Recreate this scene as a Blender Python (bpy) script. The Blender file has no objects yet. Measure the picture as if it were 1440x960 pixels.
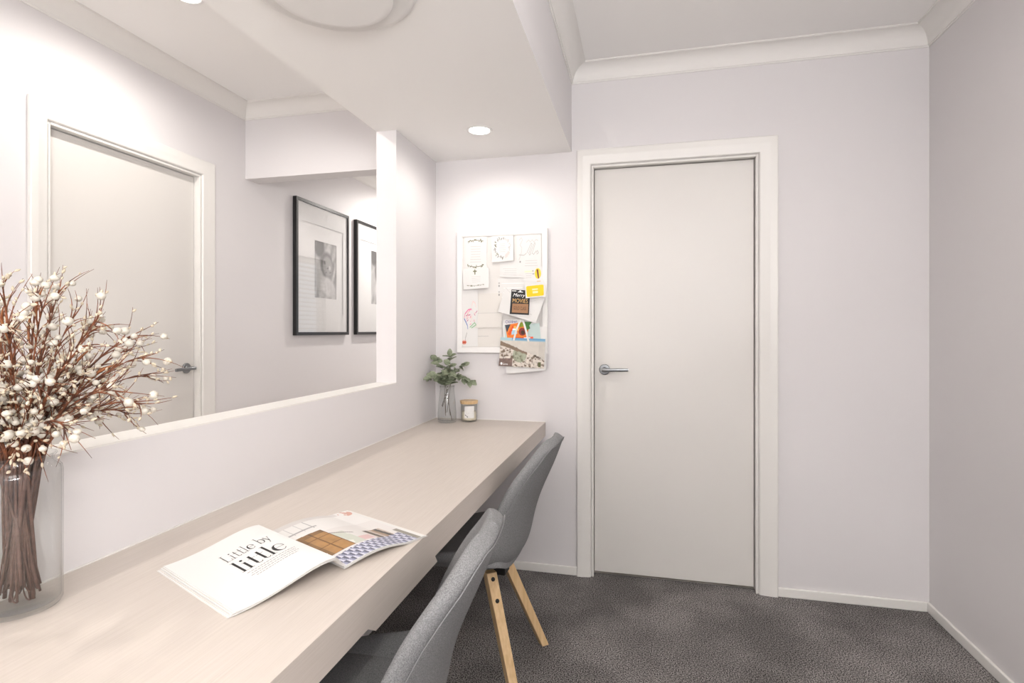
import bpy, bmesh, math, random
from mathutils import Vector, Matrix
scn = bpy.context.scene
col = scn.collection
PI = math.pi

# ------------------------------------------------------------------ camera, light, exposure
CAM_H, YAW, FPX, HORIZON = 1.2342, 0.2339, 764.52, 465.35      # the photo is 1440 x 960
cam = bpy.data.cameras.new('camera'); camo = bpy.data.objects.new('camera', cam); col.objects.link(camo)
camo.location = (0, 0, CAM_H); camo.rotation_euler = (PI/2, 0, YAW)
cam.sensor_width = 36; cam.lens = FPX/1440*36; cam.shift_y = -(480-HORIZON)/1440
cam.clip_start = .02
scn.camera = camo
vs = scn.view_settings
scn.display_settings.display_device = 'sRGB'
vs.view_transform = 'Standard'; vs.look = 'None'; vs.gamma = 1; vs.use_curve_mapping = False
vs.exposure = 0.34
world = bpy.data.worlds.new('sky'); scn.world = world; world.use_nodes = True
wb = world.node_tree.nodes['Background']; wb.inputs[0].default_value = (.78, .89, 1, 1); wb.inputs[1].default_value = 1.0

P_SOFFIT, P_ROOM, P_HALL, P_FILL = 8.5, 24.0, 34.0, 12.0
WARM = (1, .95, .89)
def area_light(name, loc, rot, sx, sy, power, colr):
    l = bpy.data.lights.new(name, 'AREA'); l.shape = 'RECTANGLE'; l.size = sx; l.size_y = sy; l.energy = power; l.color = colr
    o = bpy.data.objects.new(name, l); col.objects.link(o); o.location = loc; o.rotation_euler = rot
    return o
# added area lights tilted up as ceiling fill, two of them beside the windows
area_light('front_fill', (.35, -2.55, 1.45), (PI/2+1.0, 0, 0), 1.4, 1.2, P_FILL, (1, .975, .955))
area_light('side_fill', (1.20, -1.7, 1.45), (PI/2+1.1, 0, PI/2), 1.4, 1.2, 168, (1, .985, .97))
area_light('hall_fill', (-1.73, -2.5, 1.35), (PI/2+1.52, 0, 0), .9, 1.4, 78, (1, .975, .945))  # added where no window stands, to brighten the hall ceiling

# ------------------------------------------------------------------ solved room dimensions
L, B, S, D = -1.0783, 2.7537, 2.1432, .7681        # desk wall x, back wall y, soffit z, desk top z
XB, C, R, F, T = -.3455, 2.561, 1.2325, -.4793, .0709
CK = .0776
CB = C-CK
J, PT, SILL = 2.269, .0979, 1.0008
W, HB = -2.2879, 2.136
FRONT, END, WT = -2.6, 5.7, .11
LW = L-PT
def at(px, py, y):                                  # point at depth plane y seen at a photo pixel
    r = (px-720)/FPX; u = -(py-HORIZON)/FPX
    c, s = math.cos(YAW), math.sin(YAW)
    dx, dy = c*r-s, s*r+c
    t = y/dy
    return (dx*t, y, CAM_H+u*t)

# ------------------------------------------------------------------ materials
MATS = {}
def s2l(c):
    return tuple(((v/255)/12.92 if v/255 <= .04045 else ((v/255+.055)/1.055)**2.4) for v in c)
def mat(name, colr, rough=.5, metal=0, noise=None, bump=None, emis=None, spec=None, trans=0, coat=0):
    if name in MATS: return MATS[name]
    m = bpy.data.materials.new(name); m.use_nodes = True; nt = m.node_tree; b = nt.nodes['Principled BSDF']
    b.inputs['Base Color'].default_value = (*colr, 1); b.inputs['Roughness'].default_value = rough; b.inputs['Metallic'].default_value = metal
    if spec is not None: b.inputs['Specular IOR Level'].default_value = spec
    if coat: b.inputs['Coat Weight'].default_value = coat
    if trans: b.inputs['Transmission Weight'].default_value = trans
    tc = nt.nodes.new('ShaderNodeTexCoord')
    if noise:                                        # (scale xyz, detail, colour2)
        mp = nt.nodes.new('ShaderNodeMapping'); mp.inputs['Scale'].default_value = noise[0]
        n = nt.nodes.new('ShaderNodeTexNoise'); n.inputs['Scale'].default_value = 1; n.inputs['Detail'].default_value = noise[1]
        rp = nt.nodes.new('ShaderNodeValToRGB')
        lo, hi = (noise[3] if len(noise) > 3 else (.35, .65))
        rp.color_ramp.elements[0].position = lo; rp.color_ramp.elements[1].position = hi
        rp.color_ramp.elements[0].color = (*colr, 1); rp.color_ramp.elements[1].color = (*noise[2], 1)
        nt.links.new(tc.outputs['Object'], mp.inputs[0]); nt.links.new(mp.outputs[0], n.inputs['Vector'])
        nt.links.new(n.outputs[0], rp.inputs[0]); nt.links.new(rp.outputs[0], b.inputs['Base Color'])
    if bump:                                         # (scale xyz, strength, distance)
        mp = nt.nodes.new('ShaderNodeMapping'); mp.inputs['Scale'].default_value = bump[0]
        n = nt.nodes.new('ShaderNodeTexNoise'); n.inputs['Scale'].default_value = 1; n.inputs['Detail'].default_value = 3
        bp = nt.nodes.new('ShaderNodeBump'); bp.inputs['Strength'].default_value = bump[1]; bp.inputs['Distance'].default_value = bump[2]
        nt.links.new(tc.outputs['Object'], mp.inputs[0]); nt.links.new(mp.outputs[0], n.inputs['Vector'])
        nt.links.new(n.outputs[0], bp.inputs['Height']); nt.links.new(bp.outputs[0], b.inputs['Normal'])
    if emis:
        b.inputs['Emission Color'].default_value = (*emis[0], 1); b.inputs['Emission Strength'].default_value = emis[1]
    MATS[name] = m
    return m
WALL = mat('wall_paint', (.71, .685, .69), .6, bump=((220,)*3, .06, .001))
CEIL = mat('ceiling_paint', (.90, .885, .87), .7, bump=((160,)*3, .04, .001))
CORN = mat('cornice_dimmed', (.80, .78, .755), .7)  # ceiling white dimmed in colour, offsetting the side light caught there
TRIM = mat('trim_gloss', (.765, .745, .715), .32)
DOORM = mat('door_enamel', (.69, .665, .635), .36, bump=((300, 300, 60), .04, .0006))
VENT = mat('vent_plastic', (.8, .785, .77), .4)
def carpet_mat():
    m = mat('carpet_pile', (.03, .026, .026), .95, spec=.1)
    nt = m.node_tree; b = nt.nodes['Principled BSDF']; tc = nt.nodes.new('ShaderNodeTexCoord')
    def noise(sc, det):
        n = nt.nodes.new('ShaderNodeTexNoise'); n.inputs['Scale'].default_value = sc; n.inputs['Detail'].default_value = det
        nt.links.new(tc.outputs['Object'], n.inputs['Vector']); return n
    f, g = noise(225, 3), noise(3.2, 4)
    r1 = nt.nodes.new('ShaderNodeValToRGB'); e = r1.color_ramp.elements
    e[0].position = .40; e[0].color = (.022, .0205, .020, 1); e[1].position = .62; e[1].color = (.40, .373, .362, 1)
    r2 = nt.nodes.new('ShaderNodeValToRGB'); e = r2.color_ramp.elements
    e[0].position = .38; e[0].color = (.68, .68, .68, 1); e[1].position = .64; e[1].color = (1.1, 1.1, 1.1, 1)
    mx = nt.nodes.new('ShaderNodeMix'); mx.data_type = 'RGBA'; mx.blend_type = 'MULTIPLY'; mx.inputs[0].default_value = 1
    nt.links.new(f.outputs[0], r1.inputs[0]); nt.links.new(g.outputs[0], r2.inputs[0])
    nt.links.new(r1.outputs[0], mx.inputs[6]); nt.links.new(r2.outputs[0], mx.inputs[7]); nt.links.new(mx.outputs[2], b.inputs['Base Color'])
    bp = nt.nodes.new('ShaderNodeBump'); bp.inputs['Strength'].default_value = 1; bp.inputs['Distance'].default_value = .002
    nt.links.new(f.outputs[0], bp.inputs['Height']); nt.links.new(bp.outputs[0], b.inputs['Normal'])
    return m
CARPET = carpet_mat()
DESKM = mat('pale_timber_laminate', (.535, .475, .425), .42, noise=((420, 9, 420), 3, (.585, .525, .475), (.3, .7)), bump=((420, 6, 420), .10, .0006))
BOARDS = mat('pale_floor_boards', (.68, .63, .57), .5, noise=((30, 3, 30), 4, (.74, .69, .63)))
SEAL = mat('white_sealant', (.8, .78, .75), .4)
BLACKP = mat('black_lacquer', (.012, .012, .013), .3)
WHITEP = mat('white_frame_paint', (.8, .785, .77), .4)
MATB = mat('mount_board', (.8, .79, .78), .7)
STEEL = mat('satin_steel', (.27, .28, .29), .32, 1)
PAPER = mat('white_paper', (.735, .725, .71), .7)
CREAM = mat('cream_paper', (.72, .69, .65), .75, bump=((60,)*3, .1, .001))
LINEN = mat('pale_pinboard_cloth', (.74, .715, .69), .9, bump=((500,)*3, .2, .0008))
FABRIC = mat('grey_woven_fabric', (.17, .171, .177), .9, noise=((520, 520, 520), 2, (.30, .298, .30), (.36, .67)), bump=((700,)*3, .5, .0012), spec=.2)
SEAM = mat('seam_thread', (.22, .22, .225), .9)
OAK = mat('pale_oak', (.60, .40, .20), .45, noise=((90, 90, 6), 4, (.74, .53, .30), (.3, .7)))
BLACKM = mat('black_metal', (.012, .012, .012), .5)
LAMPW = mat('lamp_lens', (1, 1, 1), .4, emis=((1, .97, .93), 12))
def thin_glass(name, edge):
    """clear sheet: what lies behind shows through, fresnel reflection on top, a little grey at grazing angles"""
    m = bpy.data.materials.new(name); m.use_nodes = True; nt = m.node_tree; nt.nodes.remove(nt.nodes['Principled BSDF'])
    o = nt.nodes['Material Output']; t = nt.nodes.new('ShaderNodeBsdfTransparent'); g = nt.nodes.new('ShaderNodeBsdfGlossy'); g.inputs['Roughness'].default_value = .02
    ge = nt.nodes.new('ShaderNodeNewGeometry'); mr = nt.nodes.new('ShaderNodeMapRange'); mr.inputs['To Min'].default_value = 1.5; mr.inputs['To Max'].default_value = 1/1.5
    fr = nt.nodes.new('ShaderNodeFresnel'); mx = nt.nodes.new('ShaderNodeMixShader')
    nt.links.new(ge.outputs['Backfacing'], mr.inputs['Value']); nt.links.new(mr.outputs[0], fr.inputs[0])
    if edge:
        lw = nt.nodes.new('ShaderNodeLayerWeight'); lw.inputs[0].default_value = .22
        rp = nt.nodes.new('ShaderNodeValToRGB'); e = rp.color_ramp.elements; e[0].position = .45; e[0].color = (.985, .99, .988, 1); e[1].position = 1.0; e[1].color = edge
        nt.links.new(lw.outputs['Facing'], rp.inputs[0]); nt.links.new(rp.outputs[0], t.inputs[0])
    nt.links.new(fr.outputs[0], mx.inputs[0]); nt.links.new(t.outputs[0], mx.inputs[1]); nt.links.new(g.outputs[0], mx.inputs[2]); nt.links.new(mx.outputs[0], o.inputs[0])
    return m
PGLASS = thin_glass('picture_glass', None)
GLASS = thin_glass('clear_glass', (.68, .70, .69, 1))
def print_mat():
    m = mat('printed_picture', (1, 1, 1), .45); nt = m.node_tree
    a = nt.nodes.new('ShaderNodeAttribute'); a.attribute_name = 'Col'
    nt.links.new(a.outputs['Color'], nt.nodes['Principled BSDF'].inputs['Base Color'])
    return m
PRINT = print_mat()
def ink(name, c, rough=.6): return mat('ink_'+name, s2l(c), rough)
INK = ink('black', (28, 27, 28)); GREYINK = ink('grey', (150, 148, 146)); PALEINK = ink('pale', (196, 193, 190)); LEAFINK = ink('olive', (120, 120, 92))

# ------------------------------------------------------------------ mesh helpers
class MB:
    def __init__(self): self.v = []; self.f = []; self.m = []; self.s = []; self.mats = []; self.cols = {}
    def mi(self, m):
        if m not in self.mats: self.mats.append(m)
        return self.mats.index(m)
    def add(self, vs, fs, m, smooth=False):
        o = len(self.v); self.v += [tuple(p) for p in vs]; k = self.mi(m)
        for f in fs: self.f.append(tuple(i+o for i in f)); self.m.append(k); self.s.append(smooth)
        return o
    def box(self, x0, x1, y0, y1, z0, z1, m):
        vs = [(x, y, z) for x in (x0, x1) for y in (y0, y1) for z in (z0, z1)]
        self.add(vs, [(0,1,3,2),(4,6,7,5),(0,4,5,1),(2,3,7,6),(0,2,6,4),(1,5,7,3)], m); return self
    def tube(self, pts, rad, m, n=8, caps=True):
        pts = [Vector(p) for p in pts]; k = len(pts)
        rad = rad if isinstance(rad, (list, tuple)) else [rad]*k
        t0 = (pts[1]-pts[0]).normalized(); up = Vector((0,0,1)) if abs(t0.z) < .9 else Vector((1,0,0))
        nrm = t0.cross(up).normalized(); vs = []; prev = t0
        for i in range(k):
            t = (pts[min(i+1,k-1)]-pts[max(i-1,0)]).normalized()
            q = prev.rotation_difference(t); nrm = q @ nrm; nrm = (nrm-t*nrm.dot(t)).normalized(); prev = t
            bn = t.cross(nrm)
            for j in range(n):
                a = 2*PI*j/n; vs.append(pts[i]+(nrm*math.cos(a)+bn*math.sin(a))*rad[i])
        fs = [(i*n+j, i*n+(j+1)%n, (i+1)*n+(j+1)%n, (i+1)*n+j) for i in range(k-1) for j in range(n)]
        if caps: fs += [tuple(reversed(range(n))), tuple(range((k-1)*n, k*n))]
        self.add(vs, fs, m, True); return self
    def lathe(self, prof, m, ctr=(0,0,0), n=40, axis='z', smooth=True):
        vs = []; fs = []; k = len(prof)
        for r, h in prof:
            for j in range(n):
                a = 2*PI*j/n; p = (r*math.cos(a), r*math.sin(a), h)
                if axis == 'y': p = (p[0], p[2], -p[1])
                if axis == 'x': p = (p[2], p[0], p[1])
                vs.append((p[0]+ctr[0], p[1]+ctr[1], p[2]+ctr[2]))
        for i in range(k-1):
            for j in range(n): fs.append((i*n+j, i*n+(j+1)%n, (i+1)*n+(j+1)%n, (i+1)*n+j))
        self.add(vs, fs, m, smooth); return self
    def build(self, name, parent=None, m=None):
        me = bpy.data.meshes.new(name); me.from_pydata(self.v, [], self.f)
        for x in self.mats: me.materials.append(x)
        for i, p in enumerate(me.polygons): p.material_index = self.m[i]; p.use_smooth = self.s[i]
        if self.cols:
            ca = me.color_attributes.new('Col', 'FLOAT_COLOR', 'POINT')
            for i in range(len(self.v)): ca.data[i].color = (*self.cols.get(i, (1,1,1)), 1)
        me.update()
        bm = bmesh.new(); bm.from_mesh(me); bmesh.ops.recalc_face_normals(bm, faces=bm.faces[:]); bm.to_mesh(me); bm.free()
        o = bpy.data.objects.new(name, me); col.objects.link(o)
        if parent is not None: o.parent = parent
        return o
def link(name, mesh, parent=None):
    o = bpy.data.objects.new(name, mesh); col.objects.link(o)
    if parent is not None: o.parent = parent
    return o
def bevel(o, w, seg=2):
    m = o.modifiers.new('bevel', 'BEVEL'); m.width = w; m.segments = seg; m.limit_method = 'ANGLE'; m.angle_limit = .6; return o
def autosmooth(o, ang=40):
    for p in o.data.polygons: p.use_smooth = True
    m = o.modifiers.new('split', 'EDGE_SPLIT'); m.split_angle = math.radians(ang); return o
def tag(o, label=None, cat=None, group=None, kind=None):
    if label: o['label'] = label
    if cat: o['category'] = cat
    if group: o['group'] = group
    if kind: o['kind'] = kind
    return o
def thing(name, label, cat, loc=(0,0,0), rz=0, group=None, kind=None):
    o = bpy.data.objects.new(name, None); col.objects.link(o); o.location = loc; o.rotation_euler = (0,0,rz); o.empty_display_size = .05
    return tag(o, label, cat, group, kind)
def copy_tree(o, parent=None):
    c = o.copy(); col.objects.link(c)
    if parent is not None: c.parent = parent
    for ch in o.children: copy_tree(ch, c)
    return c
def struct(name, mb, label, cat):
    return tag(mb.build(name), label, cat, kind='structure')

# ------------------------------------------------------------------ the setting
m = MB(); m.box(LW+.05, R+WT, FRONT-WT, B+.05, -.1, 0, CARPET)
struct('floor', m, 'dark grey cut pile carpet floor', 'floor')
m = MB(); m.box(W-WT, LW+.05, FRONT-WT, END+WT, -.1, 0, BOARDS); m.box(LW+.05, R+WT, B+.05, END+WT, -.1, 0, BOARDS)  # unseen floor, made pale to bounce light up to the hall ceiling
struct('floor_hall', m, 'pale timber floor of the hall', 'floor')
m = MB(); m.box(W-WT, R+WT, FRONT-WT, END+WT, C, C+.1, CEIL)
struct('ceiling', m, 'plain white plaster ceiling', 'ceiling')
m = MB(); m.box(LW, XB, FRONT, B, S, C-.001, CEIL)
o = struct('ceiling_bulkhead', m, 'dropped white bulkhead over the desk with flat underside', 'ceiling')
o.data.materials.append(WALL)
for p in o.data.polygons:
    if abs(p.normal.z) < .5: p.material_index = 1
# partition between study and hall, with the long opening
ON = -.35
m = MB(); m.box(LW, L, FRONT, J, 0, SILL-.004, WALL); m.box(LW, L, J, B, 0, S, WALL); m.box(LW, L, FRONT, ON, SILL-.004, S, WALL)
struct('wall_left', m, 'pale lavender wall beside the desk with a long opening to the hall', 'wall')
m = MB(); m.box(LW, L, ON, J, SILL-.004, SILL, TRIM)
struct('trim_1', m, 'white sill on the low wall of the opening', 'sill')
# back wall with door hole, and the header over the hall
A1, A2, AT = -.3161, .6167, 2.1437
D1, D2, DT = -.2345, .5234, 2.055
LIN = .012
m = MB(); m.box(LW, D1-LIN, B, B+WT, 0, C, WALL); m.box(D2+LIN, R, B, B+WT, 0, C, WALL); m.box(D1-LIN, D2+LIN, B, B+WT, DT+LIN, C, WALL)
struct('wall_back', m, 'lavender end wall with the white door', 'wall')
m = MB(); m.box(W, LW, B+.02, B+.02+WT, HB, C, WALL)
struct('trim_2', m, 'plaster header across the hall, seen through the opening', 'header')
m = MB(); sy0, sy1, sz0, sz1 = -2.4, -1.0, .8, 2.1
m.box(R, R+WT, sy1, B+WT, 0, C, WALL); m.box(R, R+WT, FRONT, sy0, 0, C, WALL); m.box(R, R+WT, sy0, sy1, 0, sz0, WALL); m.box(R, R+WT, sy0, sy1, sz1, C, WALL)
struct('wall_right', m, 'blank pale lavender wall on the right', 'wall')
w = thing('window_3', 'study side window beside the camera', 'window', (0,0,0), kind='structure')
m = MB(); fw = .05
for a_ in ((sy0, sy0+fw, sz0, sz1), (sy1-fw, sy1, sz0, sz1), (sy0+fw, sy1-fw, sz0, sz0+fw), (sy0+fw, sy1-fw, sz1-fw, sz1)):
    m.box(R+.04, R+.09, a_[0], a_[1], a_[2], a_[3], TRIM)
m.build('window_frame', w)
m = MB(); m.box(R+.06, R+.065, sy0+fw, sy1-fw, sz0+fw, sz1-fw, PGLASS); m.build('pane', w)
# hall wall with door hole
H1, H2 = 1.5944+.082, 2.5157-.088
m = MB(); m.box(W-WT, W, FRONT, H1-LIN, 0, C, WALL); m.box(W-WT, W, H2+LIN, END, 0, C, WALL); m.box(W-WT, W, H1-LIN, H2+LIN, DT+LIN, C, WALL)
struct('wall_hall', m, 'far wall of the hall with a white door and framed pictures', 'wall')
# corridor side wall with the small blind window, end wall
WY0, WY1, WZ0, WZ1 = 4.3, 5.3, 1.0, 2.0
m = MB(); x0, x1 = LW, L; y0 = B+WT
m.box(x0, x1, y0, WY0, 0, C, WALL); m.box(x0, x1, WY1, END, 0, C, WALL); m.box(x0, x1, WY0, WY1, 0, WZ0, WALL); m.box(x0, x1, WY0, WY1, WZ1, C, WALL)
struct('wall_corridor', m, 'side wall of the corridor beyond the header', 'wall')
m = MB(); m.box(W-WT, L, END, END+WT, 0, C, WALL)
struct('wall_end', m, 'end wall of the corridor', 'wall')
m = MB(); fx0, fx1, fz0, fz1 = -.45, 1.15, .75, 2.15
m.box(W-WT, fx0, FRONT-WT, FRONT, 0, C, WALL); m.box(fx1, R+WT, FRONT-WT, FRONT, 0, C, WALL); m.box(fx0, fx1, FRONT-WT, FRONT, 0, fz0, WALL); m.box(fx0, fx1, FRONT-WT, FRONT, fz1, C, WALL)
struct('wall_front', m, 'wall behind the camera with the study window', 'wall')
m = MB(); m.box(L, R, B+1.1, B+1.1+WT, 0, C, WALL); m.box(R, R+WT, B+WT, B+1.1+WT, 0, C, WALL)  # closure added to keep sky light from leaking under the door
struct('wall_light_block', m, 'unseen walls added behind the white door to block light', 'wall')
# study window behind the camera
w = thing('window_1', 'study window behind the camera', 'window', (0,0,0), kind='structure')
m = MB(); fw = .05
for a in ((fx0, fx0+fw, fz0, fz1), (fx1-fw, fx1, fz0, fz1), (fx0+fw, fx1-fw, fz0, fz0+fw), (fx0+fw, fx1-fw, fz1-fw, fz1), (.33, .37, fz0+fw, fz1-fw)):
    m.box(a[0], a[1], FRONT-.09, FRONT-.04, a[2], a[3], TRIM)
m.build('window_frame', w)
m = MB(); m.box(fx0+fw, fx1-fw, FRONT-.07, FRONT-.065, fz0+fw, fz1-fw, PGLASS); m.build('pane', w)
# blind window in the corridor
w = thing('window_2', 'corridor window with white slatted blind', 'window', (0,0,0), kind='structure')
m = MB()
for a in ((WY0, WY0+fw, WZ0, WZ1), (WY1-fw, WY1, WZ0, WZ1), (WY0+fw, WY1-fw, WZ0, WZ0+fw), (WY0+fw, WY1-fw, WZ1-fw, WZ1)):
    m.box(L-.05, L-.01, a[0], a[1], a[2], a[3], TRIM)
m.build('window_frame', w)
m = MB(); m.box(L-.035, L-.03, WY0+fw, WY1-fw, WZ0+fw, WZ1-fw, PGLASS); m.build('pane', w)
m = MB(); k = 0; z = WZ0+.03
while z < WZ1-.03:
    m.add([(LW-.004, WY0, z+.012), (LW+.030, WY0, z), (LW+.030, WY1, z), (LW-.004, WY1, z+.012)], [(0,1,2,3)], PAPER); z += .045
m.build('blind', w)

# baseboards
BH = .043
def board(name, x0, x1, y0, y1, label):
    m = MB(); m.box(x0, x1, y0, y1, 0, BH, TRIM); o = struct(name, m, label, 'skirting'); bevel(o, .004, 2)
board('baseboard_right', R-.012, R, FRONT, B, 'white skirting along the right wall')
board('baseboard_back', A2, R-.012, B-.012, B, 'white skirting right of the door')
board('baseboard_desk', L+.012, A1, B-.012, B, 'white skirting under the desk end, left of the door')
board('baseboard_hall', W, W+.012, H2+.09, END, 'white skirting along the hall wall')

# cornices: cove profile (offset from wall, drop from ceiling)
prof = [(0, -CK), (.004, -CK), (.006, -CK+.006)]
rr = CK-.012
for i in range(11):
    a = PI/2*i/10
    prof.append((CK-.004-rr*math.cos(a)*.98, -CK+.006+rr*math.sin(a)))
prof += [(CK-.004, -.004), (CK, -.004), (CK, 0)]
def cornice(name, p0, p1, nrm, m0, m1, label):
    p0 = Vector((*p0, 0)); p1 = Vector((*p1, 0)); d = (p1-p0).normalized(); n = Vector((*nrm, 0)); vs = []
    for o_, dz in prof: vs.append(p0+n*o_+d*o_*m0+Vector((0,0,C+dz)))
    for o_, dz in prof: vs.append(p1+n*o_-d*o_*m1+Vector((0,0,C+dz)))
    k = len(prof); mb = MB()
    mb.add(vs, [(i, i+1, k+i+1, k+i) for i in range(k-1)], CORN)
    o = struct(name, mb, label, 'cornice'); autosmooth(o, 25)
cornice('trim_3', (XB, B), (R, B), (0, -1), 1, 1, 'white cove cornice over the door wall')
cornice('trim_4', (R, FRONT), (R, B), (-1, 0), 0, 1, 'white cove cornice along the right wall')
cornice('trim_5', (XB, FRONT), (XB, B), (1, 0), 0, 1, 'white cove cornice along the bulkhead')
cornice('trim_6', (W, FRONT), (W, B+.02), (1, 0), 0, 1, 'white cove cornice along the hall wall')
cornice('trim_7', (W, B+.02), (LW, B+.02), (0, -1), 1, 0, 'white cove cornice on the hall header')
cornice('trim_8', (W, B+.02+WT), (W, END), (1, 0), 0, 0, 'white cove cornice beyond the hall header')

# doors: architrave swept round the opening with mitred corners, lining, leaf, lever handle
aprof = [(0, 0), (0, .016), (.003, .018), (.026, .018), (.030, .0165), (.058, .0125), (.063, .010), (.066, .005), (.066, 0)]
def make_door(name, width, label):
    """local frame: x along the wall from -aL, y = out of the wall towards the viewer is -y, origin at the left edge of the leaf on the floor"""
    d = thing(name, label, 'door', kind='structure')
    aL, aR, aT = .0816, .0933, AT-DT
    o0, o1, top = -aL, width+aR, DT+aT
    mb = MB(); n = len(aprof); vs = []
    for w_, t_ in aprof:
        k0 = w_*(aL-.013)/.066; k1 = w_*(aR-.013)/.066; kt = w_*(aT-.013)/.066
        vs += [(o0+k0, -t_, 0), (o0+k0, -t_, top-kt), (o1-k1, -t_, top-kt), (o1-k1, -t_, 0)]
    fs = [(i*4+j, i*4+j+1, (i+1)*4+j+1, (i+1)*4+j) for i in range(n-1) for j in range(3)]
    mb.add(vs, fs, TRIM)
    a = mb.build('architrave', d); autosmooth(a, 20)
    mb = MB(); q = .0016
    mb.box(-LIN, -q, 0, WT, 0, DT+LIN, TRIM); mb.box(width+q, width+LIN, 0, WT, 0, DT+LIN, TRIM); mb.box(-q, width+q, 0, WT, DT+q, DT+LIN, TRIM)
    # stepped rebate in front of the leaf
    mb.box(-LIN+.003, .0005, -.004, .018, 0, DT+.0015, TRIM); mb.box(width-.0005, width+LIN-.003, -.004, .018, 0, DT+.0015, TRIM); mb.box(0, width, -.004, .018, DT-.0005, DT+LIN-.003, TRIM)
    a = mb.build('door_lining', d); bevel(a, .0025, 2)
    mb = MB(); mb.box(.002, width-.002, .0348, .0698, .015, DT-.002, DOORM)
    leaf = mb.build('door_leaf', d); bevel(leaf, .0015, 2)
    h = bpy.data.objects.new('door_handle', None); col.objects.link(h); h.parent = d; h.location = (.053, .0348, 1.04)
    mb = MB(); mb.lathe([(0, 0), (.026, 0), (.027, -.002), (.027, -.007), (.024, -.010), (.013, -.0105), (.0105, -.013), (.0095, -.018), (.0095, -.046), (.0, -.046)], STEEL, axis='y', n=40)
    o = mb.build('rosette', h); autosmooth(o, 35)
    mb = MB(); vs = []
    for x, y, zz, hy, hz in ((-.011, -.0505, 0, .006, .0075), (-.006, -.053, 0, .0075, .0085), (.02, -.054, .0, .007, .0085), (.06, -.054, .001, .0055, .0085), (.112, -.054, .002, .005, .0085), (.118, -.054, .002, .004, .0075)):
        for a in range(16):
            t = 2*PI*a/16; cx, cz = math.cos(t), math.sin(t)
            vs.append((x, y+hy*math.copysign(abs(cx)**.6, cx), zz+hz*math.copysign(abs(cz)**.6, cz)))
    fs = [(i*16+j, i*16+(j+1) % 16, (i+1)*16+(j+1) % 16, (i+1)*16+j) for i in range(5) for j in range(16)]
    mb.add(vs, fs+[tuple(range(16)), tuple(range(80, 96))], STEEL)
    o = mb.build('lever', h); autosmooth(o, 50)
    return d
d = make_door('door_1', D2-D1, 'closed white flush door in the end wall, steel lever at its left'); d.location = (D1, B, 0)
d = make_door('door_2', H2-H1, 'closed white flush door across the hall, seen through the opening'); d.location = (W, H1, 0); d.rotation_euler = (0, 0, PI/2)
for ch in d.children:                             # this one carries its lever on the far edge
    if ch.name.startswith('door_handle'):
        ch.location = ((H2-H1)-.053, .0348, 1.04); ch.rotation_euler = (0, PI, 0)

# ------------------------------------------------------------------ ceiling lights and vent
def make_downlight(loc, power, label, group, spot=172):
    t = thing('downlight', label, 'ceiling light', loc, group=group)
    m = MB(); m.lathe([(.046, -.001), (.050, -.004), (.057, -.0035), (.060, 0), (.056, .002), (.046, .002)], VENT); o = m.build('trim_ring', t)
    m = MB(); m.lathe([(.0465, -.0012), (.02, -.002), (.0001, -.0022)], LAMPW); o = m.build('lens', t); tag(o, 'glowing white lens')
    l = bpy.data.lights.new('downlight_lamp', 'SPOT'); l.energy = power; l.color = WARM; l.shadow_soft_size = .04; l.spot_size = math.radians(spot); l.spot_blend = .6
    lo = bpy.data.objects.new('downlight_lamp', l); col.objects.link(lo); lo.parent = t; lo.location = (0, 0, -.012)
    return t
make_downlight((-.7146, 2.362, S), P_SOFFIT, 'lit round downlight in the bulkhead above the desk end', 'downlights')
make_downlight((-.7146, .35, S), P_SOFFIT*.2, 'lit downlight in the bulkhead near the camera', 'downlights')
make_downlight((.72, 1.0, C), P_ROOM, 'lit downlight in the study ceiling ahead of the camera', 'downlights')
make_downlight((.72, -.7, C), P_ROOM, 'lit downlight in the study ceiling behind the camera', 'downlights')
make_downlight((-1.748, 1.795, C), P_HALL*.85, 'lit downlight in the hall ceiling seen over the opening', 'downlights', 172)
make_downlight((-1.748, .1, C), P_HALL*1.1, 'lit downlight in the hall ceiling nearer the camera', 'downlights', 95)
make_downlight((-1.748, 4.7, C), 92, 'lit downlight in the corridor beyond the header', 'downlights')

v = thing('round_air_vent', 'large round white ceiling vent in the bulkhead over the desk', 'vent', (-.79, 1.27, S))
m = MB(); m.lathe([(.155, -.001), (.20, -.016), (.213, -.010), (.222, -.0065), (.224, 0), (.15, .0005)], VENT, n=72); o = m.build('vent_ring', v)
m = MB(); m.lathe([(.0001, -.034), (.14, -.034), (.156, -.033), (.160, -.030), (.158, -.026), (.10, -.016), (.05, -.006), (.05, .0)], VENT, n=72); o = m.build('vent_disc', v)
autosmooth(o, 50)

# ------------------------------------------------------------------ desk
t = thing('desk', 'long pale timber built-in desk along the left wall', 'desk', (F, 1.0, 0))
OFF = Vector((-F, -1.0, 0))
def off(mb):
    mb.v = [(x+OFF.x, y+OFF.y, z+OFF.z) for x, y, z in mb.v]; return mb
m = MB(); m.box(L+.0005, F-.0012, -1.3, B-.0005, D-.025, D, DESKM); off(m).build('desktop', t)
m = MB(); m.box(F-.0011, F, -1.3, B-.0005, D-T, D, DESKM); m.box(F-.025, F-.0011, -1.3, B-.0005, D-T, D-.0252, DESKM); off(m).build('front_fascia', t)
m = MB(); yz = [(.894, D-T-.0004), (.924, .6775), (1.236, .6775), (1.222, D-T-.0004)]  # thin strip with slanted ends below the fascia
m.add([(x, y, z) for x in (F-.006, F-.0008) for y, z in yz], [(0,1,2,3), (7,6,5,4), (0,4,5,1), (1,5,6,2), (2,6,7,3), (3,7,4,0)], DESKM); off(m).build('fascia_strip', t)
m = MB(); m.box(L+.0006, L+.0036, -1.3, B-.004, D+.0002, D+.003, SEAL); m.box(L+.004, F-.004, B-.0036, B-.0006, D+.0002, D+.003, SEAL); off(m).build('sealant_line', t)

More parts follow.
